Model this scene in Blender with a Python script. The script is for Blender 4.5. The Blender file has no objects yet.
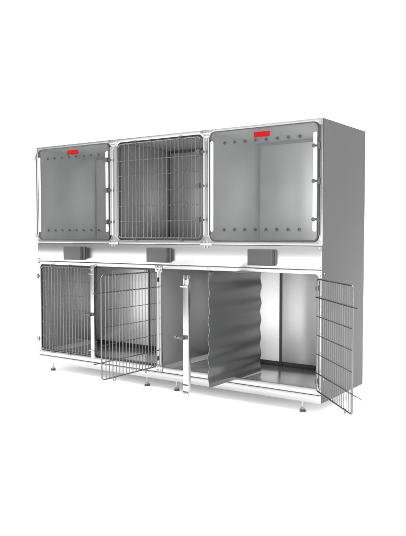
import bpy, bmesh, math
from mathutils import Vector, Matrix
R = math.radians
PI = math.pi
scene = bpy.context.scene
col = scene.collection

# ------------------------------------------------------------------ sizes (metres)
W, D = 2.256, 0.606            # bank width and depth
BASE0, BASE1 = 0.068, 0.114    # plinth strip
LOW_TOP = 0.803                # top of the lower tier / bottom of the fascia
MID_TOP = 0.9325               # top of the fascia / bottom of the upper tier
TOP = 1.622
M = 0.7487                     # upper module pitch
RUN = 1.133                    # split of the lower runs
BACK = 0.576                   # inner face of the back panels

# ------------------------------------------------------------------ materials
def new_mat(name):
    m = bpy.data.materials.new(name)
    m.use_nodes = True
    return m, m.node_tree.nodes, m.node_tree.links, m.node_tree.nodes['Principled BSDF']

def steel(name, base, rough, metallic=1.0, grain=(4, 4, 260), var=0.10, rvar=0.10, bump=0.0, tint=(1, 1, 1), aniso=0.0):
    """brushed sheet metal: fine directional grain in colour, roughness and a slight bump"""
    m, N, L, b = new_mat(name)
    tc = N.new('ShaderNodeTexCoord')
    mp = N.new('ShaderNodeMapping'); mp.inputs['Scale'].default_value = grain
    L.new(tc.outputs['Object'], mp.inputs['Vector'])
    nz = N.new('ShaderNodeTexNoise'); nz.inputs['Scale'].default_value = 1.0
    nz.inputs['Detail'].default_value = 4; nz.inputs['Roughness'].default_value = .6
    L.new(mp.outputs['Vector'], nz.inputs['Vector'])
    big = N.new('ShaderNodeTexNoise'); big.inputs['Scale'].default_value = 3.5
    big.inputs['Detail'].default_value = 3
    L.new(tc.outputs['Object'], big.inputs['Vector'])
    mx = N.new('ShaderNodeMath'); mx.operation = 'MULTIPLY_ADD'
    mx.inputs[1].default_value = .45
    L.new(big.outputs['Fac'], mx.inputs[0])
    sc_ = N.new('ShaderNodeMath'); sc_.operation = 'MULTIPLY'; sc_.inputs[1].default_value = .55
    L.new(nz.outputs['Fac'], sc_.inputs[0]); L.new(sc_.outputs[0], mx.inputs[2])
    cr = N.new('ShaderNodeMapRange')
    cr.inputs['From Min'].default_value = .25; cr.inputs['From Max'].default_value = .75
    cr.inputs['To Min'].default_value = base * (1 - var); cr.inputs['To Max'].default_value = base * (1 + var)
    L.new(mx.outputs[0], cr.inputs['Value'])
    tn = N.new('ShaderNodeMix'); tn.data_type = 'RGBA'; tn.blend_type = 'MULTIPLY'
    tn.inputs['Factor'].default_value = 1.0
    L.new(cr.outputs['Result'], tn.inputs['A']); tn.inputs['B'].default_value = (*tint, 1)
    L.new(tn.outputs['Result'], b.inputs['Base Color'])
    rr = N.new('ShaderNodeMapRange')
    rr.inputs['From Min'].default_value = .25; rr.inputs['From Max'].default_value = .75
    rr.inputs['To Min'].default_value = max(.03, rough - rvar * rough); rr.inputs['To Max'].default_value = rough + rvar * rough
    L.new(mx.outputs[0], rr.inputs['Value']); L.new(rr.outputs['Result'], b.inputs['Roughness'])
    b.inputs['Metallic'].default_value = metallic
    if aniso:
        b.inputs['Anisotropic'].default_value = aniso
        b.inputs['Anisotropic Rotation'].default_value = .25
        tg = N.new('ShaderNodeTangent'); tg.direction_type = 'RADIAL'; tg.axis = 'Z'
        L.new(tg.outputs[0], b.inputs['Tangent'])
    if metallic == 0: b.inputs['Specular IOR Level'].default_value = .25
    if bump:
        bp = N.new('ShaderNodeBump'); bp.inputs['Strength'].default_value = bump
        bp.inputs['Distance'].default_value = .001
        L.new(nz.outputs['Fac'], bp.inputs['Height']); L.new(bp.outputs['Normal'], b.inputs['Normal'])
    return m

def plastic(name, colr, rough=.45, var=.12, scale=60, spec=.3):
    m, N, L, b = new_mat(name)
    tc = N.new('ShaderNodeTexCoord')
    nz = N.new('ShaderNodeTexNoise'); nz.inputs['Scale'].default_value = scale; nz.inputs['Detail'].default_value = 4
    L.new(tc.outputs['Object'], nz.inputs['Vector'])
    mr = N.new('ShaderNodeMapRange'); mr.inputs['To Min'].default_value = 1 - var; mr.inputs['To Max'].default_value = 1 + var
    L.new(nz.outputs['Fac'], mr.inputs['Value'])
    tn = N.new('ShaderNodeMix'); tn.data_type = 'RGBA'; tn.blend_type = 'MULTIPLY'; tn.inputs['Factor'].default_value = 1
    tn.inputs['A'].default_value = (*colr, 1); L.new(mr.outputs['Result'], tn.inputs['B'])
    L.new(tn.outputs['Result'], b.inputs['Base Color'])
    b.inputs['Roughness'].default_value = rough
    b.inputs['Specular IOR Level'].default_value = spec
    return m

def glass_mat():
    m, N, L, b = new_mat('clear_acrylic')
    N.remove(b)
    out = N['Material Output']
    tr = N.new('ShaderNodeBsdfTransparent'); tr.inputs['Color'].default_value = (.93, .945, .94, 1)
    gl = N.new('ShaderNodeBsdfGlossy'); gl.inputs['Roughness'].default_value = .03
    fr = N.new('ShaderNodeFresnel'); fr.inputs['IOR'].default_value = 1.9
    mx = N.new('ShaderNodeMixShader')
    ge = N.new('ShaderNodeNewGeometry')       # the reflection is counted once, on the face the light enters by
    iv = N.new('ShaderNodeMath'); iv.operation = 'SUBTRACT'; iv.inputs[0].default_value = 1
    L.new(ge.outputs['Backfacing'], iv.inputs[1])
    ml = N.new('ShaderNodeMath'); ml.operation = 'MULTIPLY'
    L.new(fr.outputs[0], ml.inputs[0]); L.new(iv.outputs[0], ml.inputs[1])
    df = N.new('ShaderNodeBsdfDiffuse'); df.inputs['Color'].default_value = (.9, .9, .9, 1)
    tcg = N.new('ShaderNodeTexCoord'); ng = N.new('ShaderNodeTexNoise')      # faint uneven white haze, a painted veil of reflected light
    ng.inputs['Scale'].default_value = 5; ng.inputs['Detail'].default_value = 6
    L.new(tcg.outputs['Object'], ng.inputs['Vector'])
    hz = N.new('ShaderNodeMapRange'); hz.inputs['From Min'].default_value = .3; hz.inputs['From Max'].default_value = .7
    hz.inputs['To Min'].default_value = .012; hz.inputs['To Max'].default_value = .025
    L.new(ng.outputs['Fac'], hz.inputs['Value'])
    m0 = N.new('ShaderNodeMixShader'); L.new(hz.outputs['Result'], m0.inputs[0])
    L.new(tr.outputs[0], m0.inputs[1]); L.new(df.outputs[0], m0.inputs[2])
    L.new(ml.outputs[0], mx.inputs[0]); L.new(m0.outputs[0], mx.inputs[1]); L.new(gl.outputs[0], mx.inputs[2])
    L.new(mx.outputs[0], out.inputs['Surface'])
    return m

MAT = dict(
    front=steel('satin_steel_front', .39, .26, grain=(3, 3, 300), var=.025, rvar=.05),
    side=steel('shaded_steel_side', .076, .6, metallic=0, grain=(200, 200, 3), var=.03, rvar=.04),  # steel sides coloured darker to stand for their shade and dim reflections
    wall=steel('steel_inner_wall', .32, .42, metallic=.55, grain=(260, 260, 2), var=.02, rvar=.03),
    back=steel('steel_back_panel', .58, .34, metallic=.8, grain=(2, 2, 260), var=.03, rvar=.05, aniso=.75),
    floor=steel('steel_cage_floor', .58, .18, metallic=.8, grain=(4, 200, 4), var=.03, rvar=.04),
    divider=steel('dull_steel_divider', .145, .36, metallic=.7, grain=(3, 3, 200), var=.05, rvar=.10, bump=.05, tint=(.97, 1, .98)),
    wire=steel('galvanised_wire', .14, .38, grain=(30, 30, 30), var=.08),
    post=steel('steel_post', .28, .36, grain=(200, 200, 3), var=.05),
    bolt=steel('bolt_steel', .38, .35, grain=(90, 90, 90), var=.15),
    dark=plastic('dark_gasket_and_shade', (.035, .036, .037), .5),  # gasket black, also used for painted shade in gaps
    box=plastic('charcoal_plastic', (.048, .050, .049), .42, var=.07, scale=160),
    boxbase=plastic('grey_plastic', (.10, .10, .10), .45),
    clip=plastic('dark_clip', (.05, .052, .055), .4),
    rubber=plastic('black_rubber', (.055, .055, .055), .5),
    red=plastic('red_plate', (.235, .004, .006), .7, var=.10, scale=90, spec=.06),
    white=plastic('white_strip', (.82, .82, .82), .3, var=.03),
    glass=glass_mat(),
)

# ------------------------------------------------------------------ mesh helpers
def link(name, me, mat, parent=None, smooth=True, angle=35):
    me.name = name
    o = bpy.data.objects.new(name, me)
    col.objects.link(o)
    if mat is not None:
        me.materials.clear(); me.materials.append(MAT[mat])
    if smooth:
        me.polygons.foreach_set('use_smooth', [True] * len(me.polygons))
        try: me.set_sharp_from_angle(angle=R(angle))
        except Exception: pass
    if parent is not None: o.parent = parent
    return o

def bx(bm, x0, x1, y0, y1, z0, z1, bev=0.0, seg=2):
    r = bmesh.ops.create_cube(bm, size=1)
    vs = r['verts']
    for v in vs:
        v.co = Vector(((x0 + x1) / 2 + v.co.x * (x1 - x0), (y0 + y1) / 2 + v.co.y * (y1 - y0), (z0 + z1) / 2 + v.co.z * (z1 - z0)))
    if bev:
        es = list({e for v in vs for e in v.link_edges})
        bmesh.ops.bevel(bm, geom=es, offset=bev, segments=seg, affect='EDGES', profile=.5)

def cyl(bm, c, axis, r, h, r2=None, seg=20):
    """cylinder/cone centred at c along axis"""
    q = Vector((0, 0, 1)).rotation_difference(Vector(axis).normalized()).to_matrix().to_4x4()
    bmesh.ops.create_cone(bm, cap_ends=True, segments=seg, radius1=r, radius2=r if r2 is None else r2, depth=h,
                          matrix=Matrix.Translation(Vector(c)) @ q)

def done(bm, name, mat, parent=None, **k):
    bmesh.ops.recalc_face_normals(bm, faces=bm.faces[:])
    me = bpy.data.meshes.new(name); bm.to_mesh(me); bm.free()
    return link(name, me, mat, parent, **k)

def box(name, mat, parent, *a, bev=0.002):
    bm = bmesh.new(); bx(bm, *a, bev=bev)
    return done(bm, name, mat, parent)

def rrect(x0, x1, z0, z1, r, n=6):
    pts = []
    for cx, cz, a0 in ((x1 - r, z1 - r, 0), (x0 + r, z1 - r, 90), (x0 + r, z0 + r, 180), (x1 - r, z0 + r, 270)):
        for i in range(n + 1):
            a = R(a0 + 90 * i / n)
            pts.append((cx + r * math.cos(a), cz + r * math.sin(a)))
    return pts

def circ(x, z, r, n=14):
    return [(x + r * math.cos(2 * PI * i / n), z + r * math.sin(2 * PI * i / n)) for i in range(n)]

def plate_mesh(loops, y0, y1, bev=0.0):
    """flat sheet in the XZ plane: first loop is the outline, others are cut-outs"""
    cu = bpy.data.curves.new('c', 'CURVE'); cu.dimensions = '2D'; cu.fill_mode = 'BOTH'
    cu.extrude = max(1e-5, (y1 - y0) / 2 - bev); cu.bevel_depth = bev; cu.bevel_resolution = 1
    cu.offset = -bev
    for lp in loops:
        s = cu.splines.new('POLY'); s.points.add(len(lp) - 1); s.use_cyclic_u = True
        for p, (x, z) in zip(s.points, lp): p.co = (x, z, 0, 1)
    o = bpy.data.objects.new('c', cu); col.objects.link(o)
    dg = bpy.context.evaluated_depsgraph_get()
    me = bpy.data.meshes.new_from_object(o.evaluated_get(dg))
    bpy.data.objects.remove(o); bpy.data.curves.remove(cu)
    for v in me.vertices:
        x, z, d = v.co
        v.co = (x, (y0 + y1) / 2 - d, z)
    me.update()
    bm = bmesh.new(); bm.from_mesh(me)
    bmesh.ops.remove_doubles(bm, verts=bm.verts[:], dist=1e-6)
    bmesh.ops.recalc_face_normals(bm, faces=bm.faces[:])
    bm.to_mesh(me); bm.free()
    return me

def plate(name, mat, parent, loops, y0, y1, bev=0.0):
    return link(name, plate_mesh(loops, y0, y1, bev), mat, parent, angle=40)

def tubes_mesh(lines):
    """round wires: (points, radius, closed)"""
    cu = bpy.data.curves.new('t', 'CURVE'); cu.dimensions = '3D'; cu.fill_mode = 'FULL'
    cu.bevel_depth = 1.0; cu.bevel_resolution = 2; cu.use_fill_caps = True
    for pts, r, cyc in lines:
        s = cu.splines.new('POLY'); s.points.add(len(pts) - 1); s.use_cyclic_u = cyc
        for p, c in zip(s.points, pts): p.co = (*c, 1); p.radius = r
    o = bpy.data.objects.new('t', cu); col.objects.link(o)
    dg = bpy.context.evaluated_depsgraph_get()
    me = bpy.data.meshes.new_from_object(o.evaluated_get(dg))
    bpy.data.objects.remove(o); bpy.data.curves.remove(cu)
    return me

def tubes(name, mat, parent, lines):
    return link(name, tubes_mesh(lines), mat, parent, angle=60)

def thing(name, label, cat, loc=(0, 0, 0)):
    o = bpy.data.objects.new(name, None); col.objects.link(o)
    o.location = loc; o.empty_display_size = .1
    o['label'] = label; o['category'] = cat
    return o

def copy_part(src, parent, loc=None):
    c = src.copy(); col.objects.link(c); c.parent = parent
    if loc is not None: c.location = loc
    return c

# ================================================================== THE BANK
bank = thing('cage_bank', 'two tier stainless steel animal cage bank with glass and wire doors', 'animal cage bank')

# ---- sheet-metal shell
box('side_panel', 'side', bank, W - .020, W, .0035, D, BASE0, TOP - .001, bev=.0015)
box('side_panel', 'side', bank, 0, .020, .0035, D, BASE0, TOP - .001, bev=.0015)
box('top_panel', 'wall', bank, .021, W - .021, .012, D - .002, TOP - .020, TOP - .003, bev=.001)
for z in (.782, .20, 1.40):
    bm = bmesh.new(); cyl(bm, (W + .001, .030, z), (1, 0, 0), .0045, .003, seg=14); done(bm, 'rivet', 'bolt', bank)
# inside walls
def inner_wall(x0, x1, z0, z1):
    return box('partition_wall', 'wall', bank, x0, x1, .014, BACK - .001, z0, z1, bev=.001)
UZ0, UZ1 = MID_TOP + .004, TOP - .021
LZ0, LZ1 = BASE1, LOW_TOP - .004
inner_wall(.021, .030, UZ0, UZ1); inner_wall(W - .030, W - .021, UZ0, UZ1)
inner_wall(M - .024, M + .024, UZ0, UZ1); inner_wall(2 * M - .024, 2 * M + .024, UZ0, UZ1)
inner_wall(.021, .030, LZ0, LZ1); inner_wall(W - .030, W - .021, LZ0, LZ1)
inner_wall(RUN - .016, RUN + .012, LZ0, LZ1)
# back panels, each its own sheet; the lower ones stop above a drain gap
def back(x0, x1, z0, z1):
    return box('back_panel', 'back', bank, x0, x1, BACK, BACK + .012, z0, z1, bev=.003)
for a in range(3): back(a * M + .0368, (a + 1) * M - .0345 + (.010 if a == 2 else 0), UZ0 + .022, UZ1 - .011)
for a in range(3):      # dark strips painting the shade of the gaps in back corner and under ceiling
    xa = a * M + .0245
    box('corner_gap_shade', 'dark', bank, xa, xa + .0115, BACK - .006, BACK + .002, UZ0 + .02, UZ1 - .0005, bev=.001)
    box('ceiling_gap_shade', 'clip', bank, xa + .012, (a + 1) * M - .026 + (.010 if a == 2 else 0), BACK - .004, BACK + .003, UZ1 - .020, UZ1 - .0005, bev=.001)
MIDL, MIDR = .573, 1.696
for a, b_ in ((.031, MIDL - .010), (MIDL + .010, RUN - .017), (RUN + .013, MIDR - .010), (MIDR + .010, W - .031)):
    back(a, b_, .152, LZ1)
for x in (MIDL, MIDR):      # slotted guide the divider slides into
    box('divider_guide', 'dark', bank, x - .0095, x + .0095, BACK + .004, BACK + .014, .120, LZ1, bev=.001)
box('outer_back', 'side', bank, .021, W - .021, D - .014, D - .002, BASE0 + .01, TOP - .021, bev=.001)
box('bounce_pan', 'white', bank, .021, W - .021, .013, D - .016, BASE0 + .003, BASE0 + .008, bev=.001)  # unseen white pan added to bounce light onto the ground below
box('drain_gap_shade', 'dark', bank, .021, W - .021, BACK + .0125, BACK + .0155,   .116, .162, bev=.0005)  # dark strip painting the shade behind the drain gap
for xw in (.0305, RUN + .0125):     # bright coved strip where the side wall meets the floor
    bm = bmesh.new()
    prof = [(0, 0), (.026, 0), (.024, .004), (.012, .013), (.004, .023), (0, .026)]
    rows = [[bm.verts.new((xw + a, y, .1285 + c)) for a, c in prof] for y in (.016, BACK - .024)]
    for i in range(6): bm.faces.new((rows[0][i], rows[0][(i + 1) % 6], rows[1][(i + 1) % 6], rows[1][i]))
    bm.faces.new(rows[0]); bm.faces.new(list(reversed(rows[1])))
    done(bm, 'floor_cove', 'back', bank)
# cage floors and ceilings
for a in range(3):
    x0, x1 = a * M + .025, (a + 1) * M - .025 + (.010 if a == 2 else 0)
    box('cage_floor', 'floor', bank, x0, x1, .014, BACK - .002, MID_TOP + .004, MID_TOP + .021, bev=.003)
for x0, x1 in ((.031, RUN - .017), (RUN + .013, W - .031)):
    box('cage_floor', 'floor', bank, x0, x1, .010, BACK - .022, BASE1 + .002, .128, bev=.004)
    box('drain_channel', 'dark', bank, x0, x1, BACK - .021, D - .016, BASE1 - .02, BASE1 + .004, bev=.001)
    box('cage_ceiling', 'wall', bank, x0, x1, .014, D - .016, LZ1 - .012, LZ1 - .001, bev=.001)

# ---- face frames: outline plates with rounded openings
UW = [(a * M + .030 + (.002 if a else 0), (a + 1) * M - .034 + (.020 if a == 2 else 0)) for a in range(3)]
GZ0, GZ1 = .960, 1.598
upper_open = [(.028, .7155), (.784, 1.472), (1.531, 2.232)]
ff = plate('face_frame', 'front', bank, [rrect(0, W, MID_TOP + .0015, TOP, .004)] +
           [rrect(a, b_, GZ0 - .002, GZ1, .034) for a, b_ in upper_open], -.004, .010, bev=.0025)
ff2 = plate('face_frame', 'front', bank, [rrect(0, W, BASE1 + .002, LOW_TOP - .0015, .004)] +
            [rrect(a, b_, .150, .778, .022) for a, b_ in ((.028, RUN - .018), (RUN + .017, 2.238))], -.004, .010, bev=.0025)
box('fascia_panel', 'front', bank, .001, W - .001, -.0035, .010, LOW_TOP + .001, MID_TOP - .001, bev=.002)
box('fascia_back', 'dark', bank, .021, W - .021, .0115, .05, LOW_TOP + .004, MID_TOP - .004, bev=.001)
box('plinth', 'front', bank, .001, W - .001, -.003, .012, BASE0, BASE1 - .0005, bev=.002)

def gap_shade(x0, x1, z0, z1, r):  # dark ring painting the shadow gap between wire door and opening
    plate('door_gap_shade', 'dark', bank, [rrect(x0 - .004, x1 + .004, z0 - .004, z1 + .004, r + .004), rrect(x0 + .013, x1 - .013, z0 + .013, z1 - .013, r - .010)], .0108, .0145, bev=.0008)
gap_shade(.784, 1.472, GZ0 - .002, GZ1, .034)
gap_shade(.028, RUN - .018, .150, .778, .022)
# ---- upright channels between the upper doors: two rolled edges with a groove
def upright(xa, xb, z0, z1):
    bm = bmesh.new()
    w = xb - xa
    prof = [(0, 0), (.05, -.007), (.16, -.010), (.27, -.007), (.33, -.002), (.40, .001), (.55, .001), (.60, -.001), (.66, -.006), (.78, -.009), (.92, -.006), (1, 0)]
    prof = [(xa + u * w, y - .0050) for u, y in prof]
    rows = []
    for z in (z0, z1): rows.append([bm.verts.new((x, y, z)) for x, y in prof] + [bm.verts.new((xb, -.0045, z)), bm.verts.new((xa, -.0045, z))])
    n = len(rows[0])
    for i in range(n): bm.faces.new((rows[0][i], rows[0][(i + 1) % n], rows[1][(i + 1) % n], rows[1][i]))
    bm.faces.new(rows[0]); bm.faces.new(list(reversed(rows[1])))
    return done(bm, 'upright', 'post', bank, angle=25)
upright(.7195, .7800, .990, 1.572)
upright(1.4760, 1.5270, .990, 1.572)
upright(2.2360, 2.2545, .990, 1.585)
upright(.0015, .0235, .985, 1.575)

# ---- fastening plates and bolts at the frame joints
def bolts(name_parent, pts, y=-.0075, r=.0058):
    for x, z in pts:
        bm = bmesh.new(); cyl(bm, (0, 0, 0), (0, 1, 0), r, .005, r2=r * .7, seg=14)
        cyl(bm, (0, -.003, 0), (0, 1, 0), r * .5, .002, seg=6)
        o = done(bm, 'bolt', 'bolt', name_parent)
        o.location = (x, y, z)
def joint(x, z, hw, loops, pts):
    p = plate('joint_plate', 'front', bank, [loops], -.0075, -.0045, bev=.0008)
    bolts(p, pts, y=-.0095)
def tee(x, ztop, down=.045, hw=.027):
    """flared plate at the head of an upright"""
    n = 8; L_, R_ = [], []
    for i in range(n + 1):
        t = i / n
        R_.append((x + .010 + hw * 1.15 * (1 - math.sin(t * PI / 2)), ztop - .018 - down * t ** 1.0))
    for px, pz in R_: L_.append((2 * x - px, pz))
    return [(x - .010 - hw * 1.15, ztop)] + L_ + list(reversed(R_)) + [(x + .010 + hw * 1.15, ztop)]
for x in (.7490, 1.4985):
    joint(x, TOP, .02, tee(x, TOP - .003), [(x + i * .0115, 1.609 - j * .021) for i in (-1, 1) for j in (0, 1)])
    lo = [(px, MID_TOP * 2 - .0 - pz + .690 - .006) for px, pz in tee(x, TOP - .003, down=.030)]
    joint(x, .94, .02, list(reversed(lo)), [(x + i * .0115, .952) for i in (-1, 1)])
    bolts(ff, [(x - .0115, .921), (x + .0115, .921)], y=-.0062)
bolts(ff, [(2.2455, 1.609), (2.2455, 1.590), (2.2455, .953), (.011, 1.606), (.011, .953)], y=-.0065)
bolts(ff, [(2.2455, .921), (.011, .921), (2.246, .815), (.011, .815)], y=-.0062)
# lower centre joint
box('joint_plate', 'front', bank, RUN - .028, RUN + .028, -.0085, -.0045, .755, LOW_TOP - .002, bev=.0012)
bolts(ff2, [(RUN + i * .0125, .770 + j * .021) for i in (-1, 1) for j in (0, 1)], y=-.0105)
box('joint_plate', 'front', bank, RUN - .026, RUN + .026, -.0085, -.0045, .118, .162, bev=.0012)
bolts(ff2, [(RUN + i * .0125, .128 + j * .021) for i in (-1, 1) for j in (0, 1)], y=-.0105)
bolts(ff2, [(2.246, .790), (2.246, .770), (2.246, .140), (.012, .790), (.012, .140), (1.508, .790)], y=-.0065, r=.005)

# ---- fascia boxes
BOXES = [(.318 + .7485 * k, .481 + .7485 * k, .8185, .9115) for k in range(3)]
for x0, x1, z0, z1 in BOXES:
    bm = bmesh.new(); bx(bm, x0, x1, -.052, -.028, z0, z1, bev=.005, seg=3)
    bx(bm, x0 + .004, x1 - .004, -.0285, -.0265, z0 + .004, z1 - .004)
    c = done(bm, 'control_box', 'box', bank)
    bm = bmesh.new(); bx(bm, x0 + .002, x1 - .002, -.0262, -.0165, z0 + .002, z1 - .002)
    done(bm, 'gap_shade', 'dark', c)  # dark block standing for the shaded gap behind the cover
    bm = bmesh.new(); bx(bm, x0 - .001, x1 + .001, -.0162, -.0036, z0 - .001, z1 + .001, bev=.004, seg=2)
    done(bm, 'backplate', 'boxbase', c)

# ---- levelling feet
foot_bm = bmesh.new()
cyl(foot_bm, (0, 0, .045), (0, 0, 1), .0045, .050, seg=14)
cyl(foot_bm, (0, 0, .0605), (0, 0, 1), .0085, .008, seg=6)
foot0 = done(foot_bm, 'levelling_foot', 'bolt', bank)
cone_bm = bmesh.new(); cyl(cone_bm, (0, 0, .0215), (0, 0, 1), .0155, .011, r2=.0060, seg=24)
cone0 = done(cone_bm, 'foot_cone', 'front', foot0)
pad_bm = bmesh.new(); cyl(pad_bm, (0, 0, .008), (0, 0, 1), .0180, .016, r2=.0150, seg=24)
pad0 = done(pad_bm, 'rubber_pad', 'rubber', foot0)
foot0.location = (.105, .040, 0)
for x, y in ((.995, .040), (1.240, .040), (2.127, .040)):
    f = copy_part(foot0, bank, (x, y, 0))
    copy_part(cone0, f); copy_part(pad0, f)

# ---- glass doors
def glass_door(x0, x1, off):
    z0, z1 = GZ0 - .004, GZ1 + .004
    xs = [off + .128 + .0702 * k for k in range(8)]
    outline = rrect(x0, x1, z0, z1, .034, 8)
    holes = [circ(x, z, .0085) for z in (1.531, 1.0225) for x in xs]
    d = plate('glass_door', 'glass', bank, [outline] + holes, -.0115, -.0065)
    plate('gasket', 'dark', d, [rrect(x0 - .0025, x1 + .0025, z0 - .0025, z1 + .0025, .0365, 8), rrect(x0 + .0035, x1 - .0035, z0 + .0035, z1 - .0035, .031, 8)], -.0130, -.0052, bev=.001)
    g0 = None
    for z in (1.531, 1.0225):
        for x in xs:
            if g0 is None:
                bm = bmesh.new()
                n = 18
                # a short dark bush lining the hole
                rings = []
                for (r, y) in ((.0112, -.0145), (.0112, -.0120), (.0080, -.0118), (.0068, -.0060), (.0052, -.0060), (.0058, -.0125), (.0085, -.0150)):
                    rings.append([bm.verts.new((r * math.cos(2 * PI * i / n), y, r * math.sin(2 * PI * i / n))) for i in range(n)])
                for a in range(len(rings)):
                    b_ = (a + 1) % len(rings)
                    for i in range(n): bm.faces.new((rings[a][i], rings[a][(i + 1) % n], rings[b_][(i + 1) % n], rings[b_][i]))
                g0 = done(bm, 'vent_bush', 'clip', d)
                g = g0
            else:
                g = copy_part(g0, d)
            g.location = (x, 0, z)
    # flat white edge strips with a screw at each end
    for sx0, sx1 in ((x0 + .007, x0 + .024), (x1 - .026, x1 - .0055)):
        zc0, zc1 = 1.012, 1.546
        cxm = (sx0 + sx1) / 2
        s = plate('edge_strip', 'white', d, [rrect(sx0, sx1, zc0, zc1, .0075, 5)], -.0165, -.0120, bev=.0008)
        for z in (zc0 + .011, 1.284, zc1 - .011):
            bm = bmesh.new(); cyl(bm, (cxm, -.0172, z), (0, 1, 0), .0042, .003, seg=14)
            done(bm, 'screw', 'bolt', s)
    bm = bmesh.new(); bx(bm, off + .328, off + .430, -.0165, -.0120, 1.5475, 1.5775, bev=.0012)
    done(bm, 'name_plate', 'red', d)
    return d
gA = glass_door(.0275, .7165, 0)
gC = glass_door(1.5300, 2.2330, 1.505)

# latch clips on the uprights, three per upper door
def clip(x, z, parent, knob):
    bm = bmesh.new()
    if knob:
        cyl(bm, (x - .010, -.0215, z), (0, 1, 0), .0115, .011, r2=.009, seg=18)
        bx(bm, x - .004, x + .022, -.0185, -.0125, z - .006, z + .006, bev=.002)
        bx(bm, x + .012, x + .024, -.024, -.0120, z - .018, z + .018, bev=.003)
    else:
        v = [(-.030, -.006), (-.024, .002), (-.004, .016), (.010, .018), (.010, -.016), (-.006, -.014)]
        rows = [[bm.verts.new((x + a, y, z + c)) for a, c in v] for y in (-.0300, -.0172)]
        n = len(v)
        for i in range(n): bm.faces.new((rows[0][i], rows[0][(i + 1) % n], rows[1][(i + 1) % n], rows[1][i]))
        bm.faces.new(rows[0]); bm.faces.new(list(reversed(rows[1])))
        bx(bm, x + .004, x + .034, -.0215, -.0150, z - .006, z + .006, bev=.002)
        cyl(bm, (x + .030, -.0185, z), (0, 1, 0), .0075, .010, seg=14)
    return done(bm, 'latch_clip', 'clip', parent)
for z in (1.487, 1.287, 1.077): clip(.705, z, gA, False)
for z in (1.473, 1.284, 1.077): clip(2.2245, z, gC, True)

# ---- wire doors
def arc_rect(x0, x1, z0, z1, r, y):
    return [(x, y, z) for x, z in rrect(x0, x1, z0, z1, r, 6)]
def wire_door(w, h, nbars, out, clips_z, loops_x, rods=(.100, .100), overshoot=.045, mids=3, hook=False):
    """hinge edge at local x=0, bottom at local z=0, 'out' is the local y sign of the outer face"""
    rod_z = (h - rods[1], rods[0])
    lines = [(arc_rect(0, w, 0, h, .022, 0), .0042, True)]
    for i in range(nbars):
        x = w * (i + 1) / (nbars + 1)
        lines.append(([(x, out * .0052, -.001), (x, out * .0052, h + .001)], .0026, False))
    for k in range(mids):
        z = rod_z[1] + (rod_z[0] - rod_z[1]) * (k + 1) / (mids + 1)
        lines.append(([(0, -out * .0016, z), (w, -out * .0018, z)], .0021, False))
    d = tubes('wire_door', 'wire', bank, lines)
    for k, z in enumerate(rod_z):
        pts = [(-.010, -out * .005, z), (w + overshoot, -out * .005, z)]
        if hook and k == 1:
            pts = pts[:1] + [(w + .030, -out * .005, z), (w + .044, -out * .003, z), (w + .056, out * .002, z - .001), (w + .066, out * .009, z - .005), (w + .073, out * .017, z - .012)]
        tubes('latch_rod', 'wire', d, [(pts, .0033, False)])
    for x in loops_x:
        for zt, s in ((h, 1), (0, -1)):
            rr = .0085; ln = .016
            pts = [(x - rr, out * .0050, zt - s * .004), (x - rr, out * .0050, zt + s * (ln - rr * .6))]
            for q in range(1, 7):
                a = PI * q / 7
                pts.append((x - rr * math.cos(a), out * .0050, zt + s * (ln - rr * .6 + rr * math.sin(a))))
            pts += [(x + rr, out * .0050, zt + s * (ln - rr * .6)), (x + rr, out * .0050, zt - s * .004)]
            tubes('stop_loop', 'wire', d, [(pts, .0022, False)])
    for z in clips_z:
        bm = bmesh.new(); cyl(bm, (-.004, 0, z), (0, 0, 1), .0075, .026, seg=14)
        bx(bm, -.020, -.004, -.004, .004, z - .008, z + .008, bev=.001)
        done(bm, 'hinge_clip', 'clip', d)
    return d
# upper middle door, shut (its latch clips sit on the right upright)
dB = wire_door(.660, .608, 20, -1, (), (.145, .510), rods=(.105, .108), overshoot=.012)
dB.location = (.798, -.010, .974)
for z in (1.490, 1.287, 1.083):
    k = clip(1.460 - .798, z - .974, dB, False)
# lower left door, shut
d1 = wire_door(.500, .602, 16, -1, (), (.115, .285), overshoot=.055)
d1.location = (.041, -.010, .1605)
# lower inner door, swung 90 degrees towards the viewer
d2 = wire_door(.508, .607, 16, 1, (.05, .555), (.115, .405), overshoot=.060)
d2.location = (1.122, -.016, .152); d2.rotation_euler.z = R(-90)
# lower right door, swung about 135 degrees against the side
d4 = wire_door(.508, .612, 16, 1, (.05, .56), (.115, .405), overshoot=.070, hook=True)
d4.location = (2.236, -.014, .143); d4.rotation_euler.z = R(-45.5)
# small hinge lugs along the left edge
for z in (1.545, .985, .690, .230):
    bm = bmesh.new(); cyl(bm, (-.004, -.010, z), (0, 0, 1), .0065, .034, seg=14)
    bx(bm, -.002, .016, -.0145, -.0050, z - .006, z + .006, bev=.0015)
    done(bm, 'hinge_lug', 'post', bank)

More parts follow.
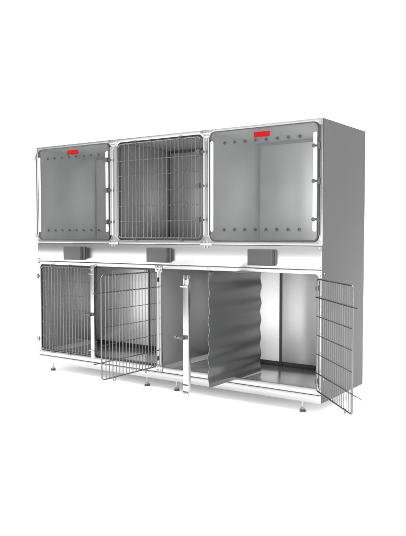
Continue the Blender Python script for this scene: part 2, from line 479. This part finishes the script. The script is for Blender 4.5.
# ---- centre post with its latch (one fixed, one taken out)
def post_mesh(z0, z1):
    bm = bmesh.new()
    bx(bm, -.0165, .0165, -.011, .014, z0, z1, bev=.0018)
    return bm
def post_fittings(parent, z0, z1, loose):
    latch_z = .449
    bm = bmesh.new()
    bx(bm, -.018, .018, -.017, -.0115, latch_z - .010, latch_z + .012, bev=.002)
    cyl(bm, (-.013, -.026, latch_z - .004), (0, 1, 0), .011, .018, seg=18)
    l = done(bm, 'latch', 'clip', parent)
    bm = bmesh.new()
    cyl(bm, (-.034, -.026, latch_z - .003), (1, 0, 0), .0048, .034, seg=14)
    cyl(bm, (-.053, -.026, latch_z - .001), (1, 0, 0), .0075, .010, seg=14)
    done(bm, 'knob', 'wire', l)
    for z in (z1 - .060, z0 + .055):
        bm = bmesh.new()
        cyl(bm, (-.007, -.013, z), (1, 0, 0), .0034, .050, seg=12)
        done(bm, 'pin', 'bolt', parent)
    bm = bmesh.new(); cyl(bm, (0, -.0115, z1 - .030), (0, 1, 0), .006, .004, seg=14); done(bm, 'screw', 'bolt', parent)
fixed = done(post_mesh(.145, .785), 'centre_post', 'front', bank)
fixed.location = (.569, -.0165, 0)
post_fittings(fixed, .145, .785, False)

# ================================================================== TAKEN-OUT POST
pz0, pz1 = .118, .780
loose = thing('removable_post', 'loose white upright post with latch knob in front of the wavy divider', 'door post', (1.7005, -.482, pz0))
bm = bmesh.new()
bx(bm, -.0165, .0165, -.011, .015, .030, pz1 - pz0 - .050, bev=.0018)
body = done(bm, 'post_body', 'front', loose)
bm = bmesh.new()          # forked head
bx(bm, -.0165, -.0075, -.010, .010, pz1 - pz0 - .0505, pz1 - pz0, bev=.0025)
bx(bm, .0075, .0165, -.010, .010, pz1 - pz0 - .0505, pz1 - pz0, bev=.0025)
cyl(bm, (0, -.004, pz1 - pz0 - .040), (0, 0, 1), .0050, .030, seg=14)
done(bm, 'fork', 'front', loose)
bm = bmesh.new()          # foot bracket
bx(bm, -.0165, .0165, -.010, -.002, 0, .0305, bev=.002)
ft = done(bm, 'foot_bracket', 'front', loose)
for x in (-.008, .008):
    bm = bmesh.new(); cyl(bm, (x, -.0105, .016), (0, 1, 0), .0042, .003, seg=14); done(bm, 'screw', 'bolt', ft)
for z in (.037, .075):
    bm = bmesh.new()
    bx(bm, -.019, .019, -.014, -.0112, z - .003, z + .003, bev=.001)
    done(bm, 'clamp_band', 'clip', loose)
bm = bmesh.new()
bx(bm, -.018, .018, -.017, -.0115, .321, .343, bev=.002)
cyl(bm, (-.013, -.026, .327), (0, 1, 0), .011, .018, seg=18)
lt = done(bm, 'latch', 'clip', loose)
bm = bmesh.new()
cyl(bm, (-.034, -.026, .328), (1, 0, 0), .0048, .034, seg=14)
cyl(bm, (-.053, -.026, .330), (1, 0, 0), .0075, .010, seg=14)
done(bm, 'knob', 'wire', lt)
bm = bmesh.new(); cyl(bm, (-.007, -.013, pz1 - pz0 - .062), (1, 0, 0), .0034, .050, seg=12); done(bm, 'pin', 'bolt', loose)

# ================================================================== SLIDE-OUT DIVIDER
def divider():
    bm = bmesh.new()
    ny, nz = 40, 120
    y0, y1, z0, z1 = -.267, .312, .1345, .765
    top, bot = [], []
    t = .003
    def wave(z, y):
        u = (z - z0) / (z1 - z0)
        return .0048 * math.sin(2 * PI * (u * 6 + .15)) + .0012 * math.sin(9 * y + 5 * u)
    for sgn, store in ((1, top), (-1, bot)):
        for j in range(nz + 1):
            z = z0 + (z1 - z0) * j / nz
            row = []
            for i in range(ny + 1):
                y = y0 + (y1 - y0) * i / ny
                row.append(bm.verts.new((wave(z, y) + sgn * t / 2, y, z - z0)))
            store.append(row)
    for j in range(nz):
        for i in range(ny):
            bm.faces.new((top[j][i], top[j][i + 1], top[j + 1][i + 1], top[j + 1][i]))
            bm.faces.new((bot[j][i], bot[j + 1][i], bot[j + 1][i + 1], bot[j][i + 1]))
    for j in range(nz):
        for i in (0, ny):
            bm.faces.new((top[j][i], bot[j][i], bot[j + 1][i], top[j + 1][i]))
    for i in range(ny):
        for j in (0, nz):
            bm.faces.new((top[j][i], top[j][i + 1], bot[j][i + 1], bot[j][i]))
    o = done(bm, 'divider_panel', 'divider', None, angle=60)
    o.location = (1.6955, 0, z0)
    bm = bmesh.new(); bx(bm, -.012, .012, -.258, -.236, .612, .648, bev=.002); done(bm, 'hanger_tab', 'clip', o)
    o['label'] = 'dark wavy steel divider sheet half slid out of the lower right cage'
    o['category'] = 'divider panel'
    return o
divider()

# ================================================================== SETTING
def ground():
    bm = bmesh.new()
    bmesh.ops.create_grid(bm, x_segments=1, y_segments=1, size=60)
    me = bpy.data.meshes.new('ground'); bm.to_mesh(me); bm.free()
    o = link('ground', me, None)
    MAT['ground'] = plastic('white_studio_floor', (.95, .95, .95), .8, var=.015, scale=2)
    me.materials.append(MAT['ground'])
    o['kind'] = 'structure'
ground()

# ------------------------------------------------------------------ studio light
world = bpy.data.worlds.new('World'); scene.world = world; world.use_nodes = True
N, L = world.node_tree.nodes, world.node_tree.links
bg = N['Background']
tc = N.new('ShaderNodeTexCoord'); sx = N.new('ShaderNodeSeparateXYZ')
L.new(tc.outputs['Generated'], sx.inputs[0])
at = N.new('ShaderNodeMath'); at.operation = 'ARCTAN2'
L.new(sx.outputs['X'], at.inputs[0]); L.new(sx.outputs['Y'], at.inputs[1])
nm = N.new('ShaderNodeMath'); nm.operation = 'MULTIPLY_ADD'; nm.inputs[1].default_value = 1 / (2 * PI); nm.inputs[2].default_value = .5
L.new(at.outputs[0], nm.inputs[0])
ramp = N.new('ShaderNodeValToRGB')
STOPS = [(-180, 1.1), (-160, 1.45), (-148, 1.25), (-134, .72), (-112, .55), (-88, .9), (-66, 1.7), (-8, 1.7), (10, .5), (26, .3), (90, .35), (150, .5)]
LAST = (180, 1.1)
el = ramp.color_ramp.elements
pts = STOPS + [LAST]
el[0].position = 0; el[1].position = 1
for a, v in pts[1:-1]: el.new((a + 180) / 360)
for e, (a, v) in zip(sorted(el, key=lambda e: e.position), pts): e.color = (v / 3, v / 3, v / 3, 1)
L.new(nm.outputs[0], ramp.inputs[0])
zr = N.new('ShaderNodeMapRange'); zr.interpolation_type = 'SMOOTHSTEP'
zr.inputs['From Min'].default_value = .42; zr.inputs['From Max'].default_value = .85
L.new(sx.outputs['Z'], zr.inputs['Value'])
mx = N.new('ShaderNodeMix'); mx.data_type = 'RGBA'
L.new(zr.outputs['Result'], mx.inputs['Factor']); L.new(ramp.outputs['Color'], mx.inputs['A'])
mx.inputs['B'].default_value = (1.75, 1.75, 1.75, 1)
L.new(mx.outputs['Result'], bg.inputs['Color'])
bg.inputs['Strength'].default_value = 3.0

def area(name, loc, target, sx_, sy_, power):
    l = bpy.data.lights.new(name, 'AREA'); l.shape = 'RECTANGLE'; l.size = sx_; l.size_y = sy_; l.energy = power
    o = bpy.data.objects.new(name, l); col.objects.link(o); o.location = loc
    o.rotation_euler = (Vector(target) - Vector(loc)).to_track_quat('-Z', 'Y').to_euler()
    return o
area('front_fill', (4.8, -6.2, 1.1), (1.2, 0, .2), 3.5, 1.9, 220)  # added fill lamp, lifts the shade under the base and inside the cages
area('overhead_fill', (.8, -1.8, 4.5), (.9, -.8, 0), 4, 3, 25)  # added lamp from above to whiten the ground

# ------------------------------------------------------------------ camera
cam = bpy.data.cameras.new('camera'); co = bpy.data.objects.new('camera', cam); col.objects.link(co)
co.location = (3.8217, -3.3779, .99988)
co.rotation_euler = (PI / 2 - .050609, 0, .607986)
cam.sensor_fit = 'VERTICAL'; cam.sensor_height = 36; cam.lens = 677.99 / 536 * 36
cam.clip_start = .05; cam.clip_end = 300
scene.camera = co
scene.view_settings.view_transform = 'Standard'; scene.view_settings.look = 'None'
scene.view_settings.exposure = 0; scene.view_settings.gamma = 1
scene.cycles.max_bounces = 10; scene.cycles.glossy_bounces = 6; scene.cycles.transparent_max_bounces = 16
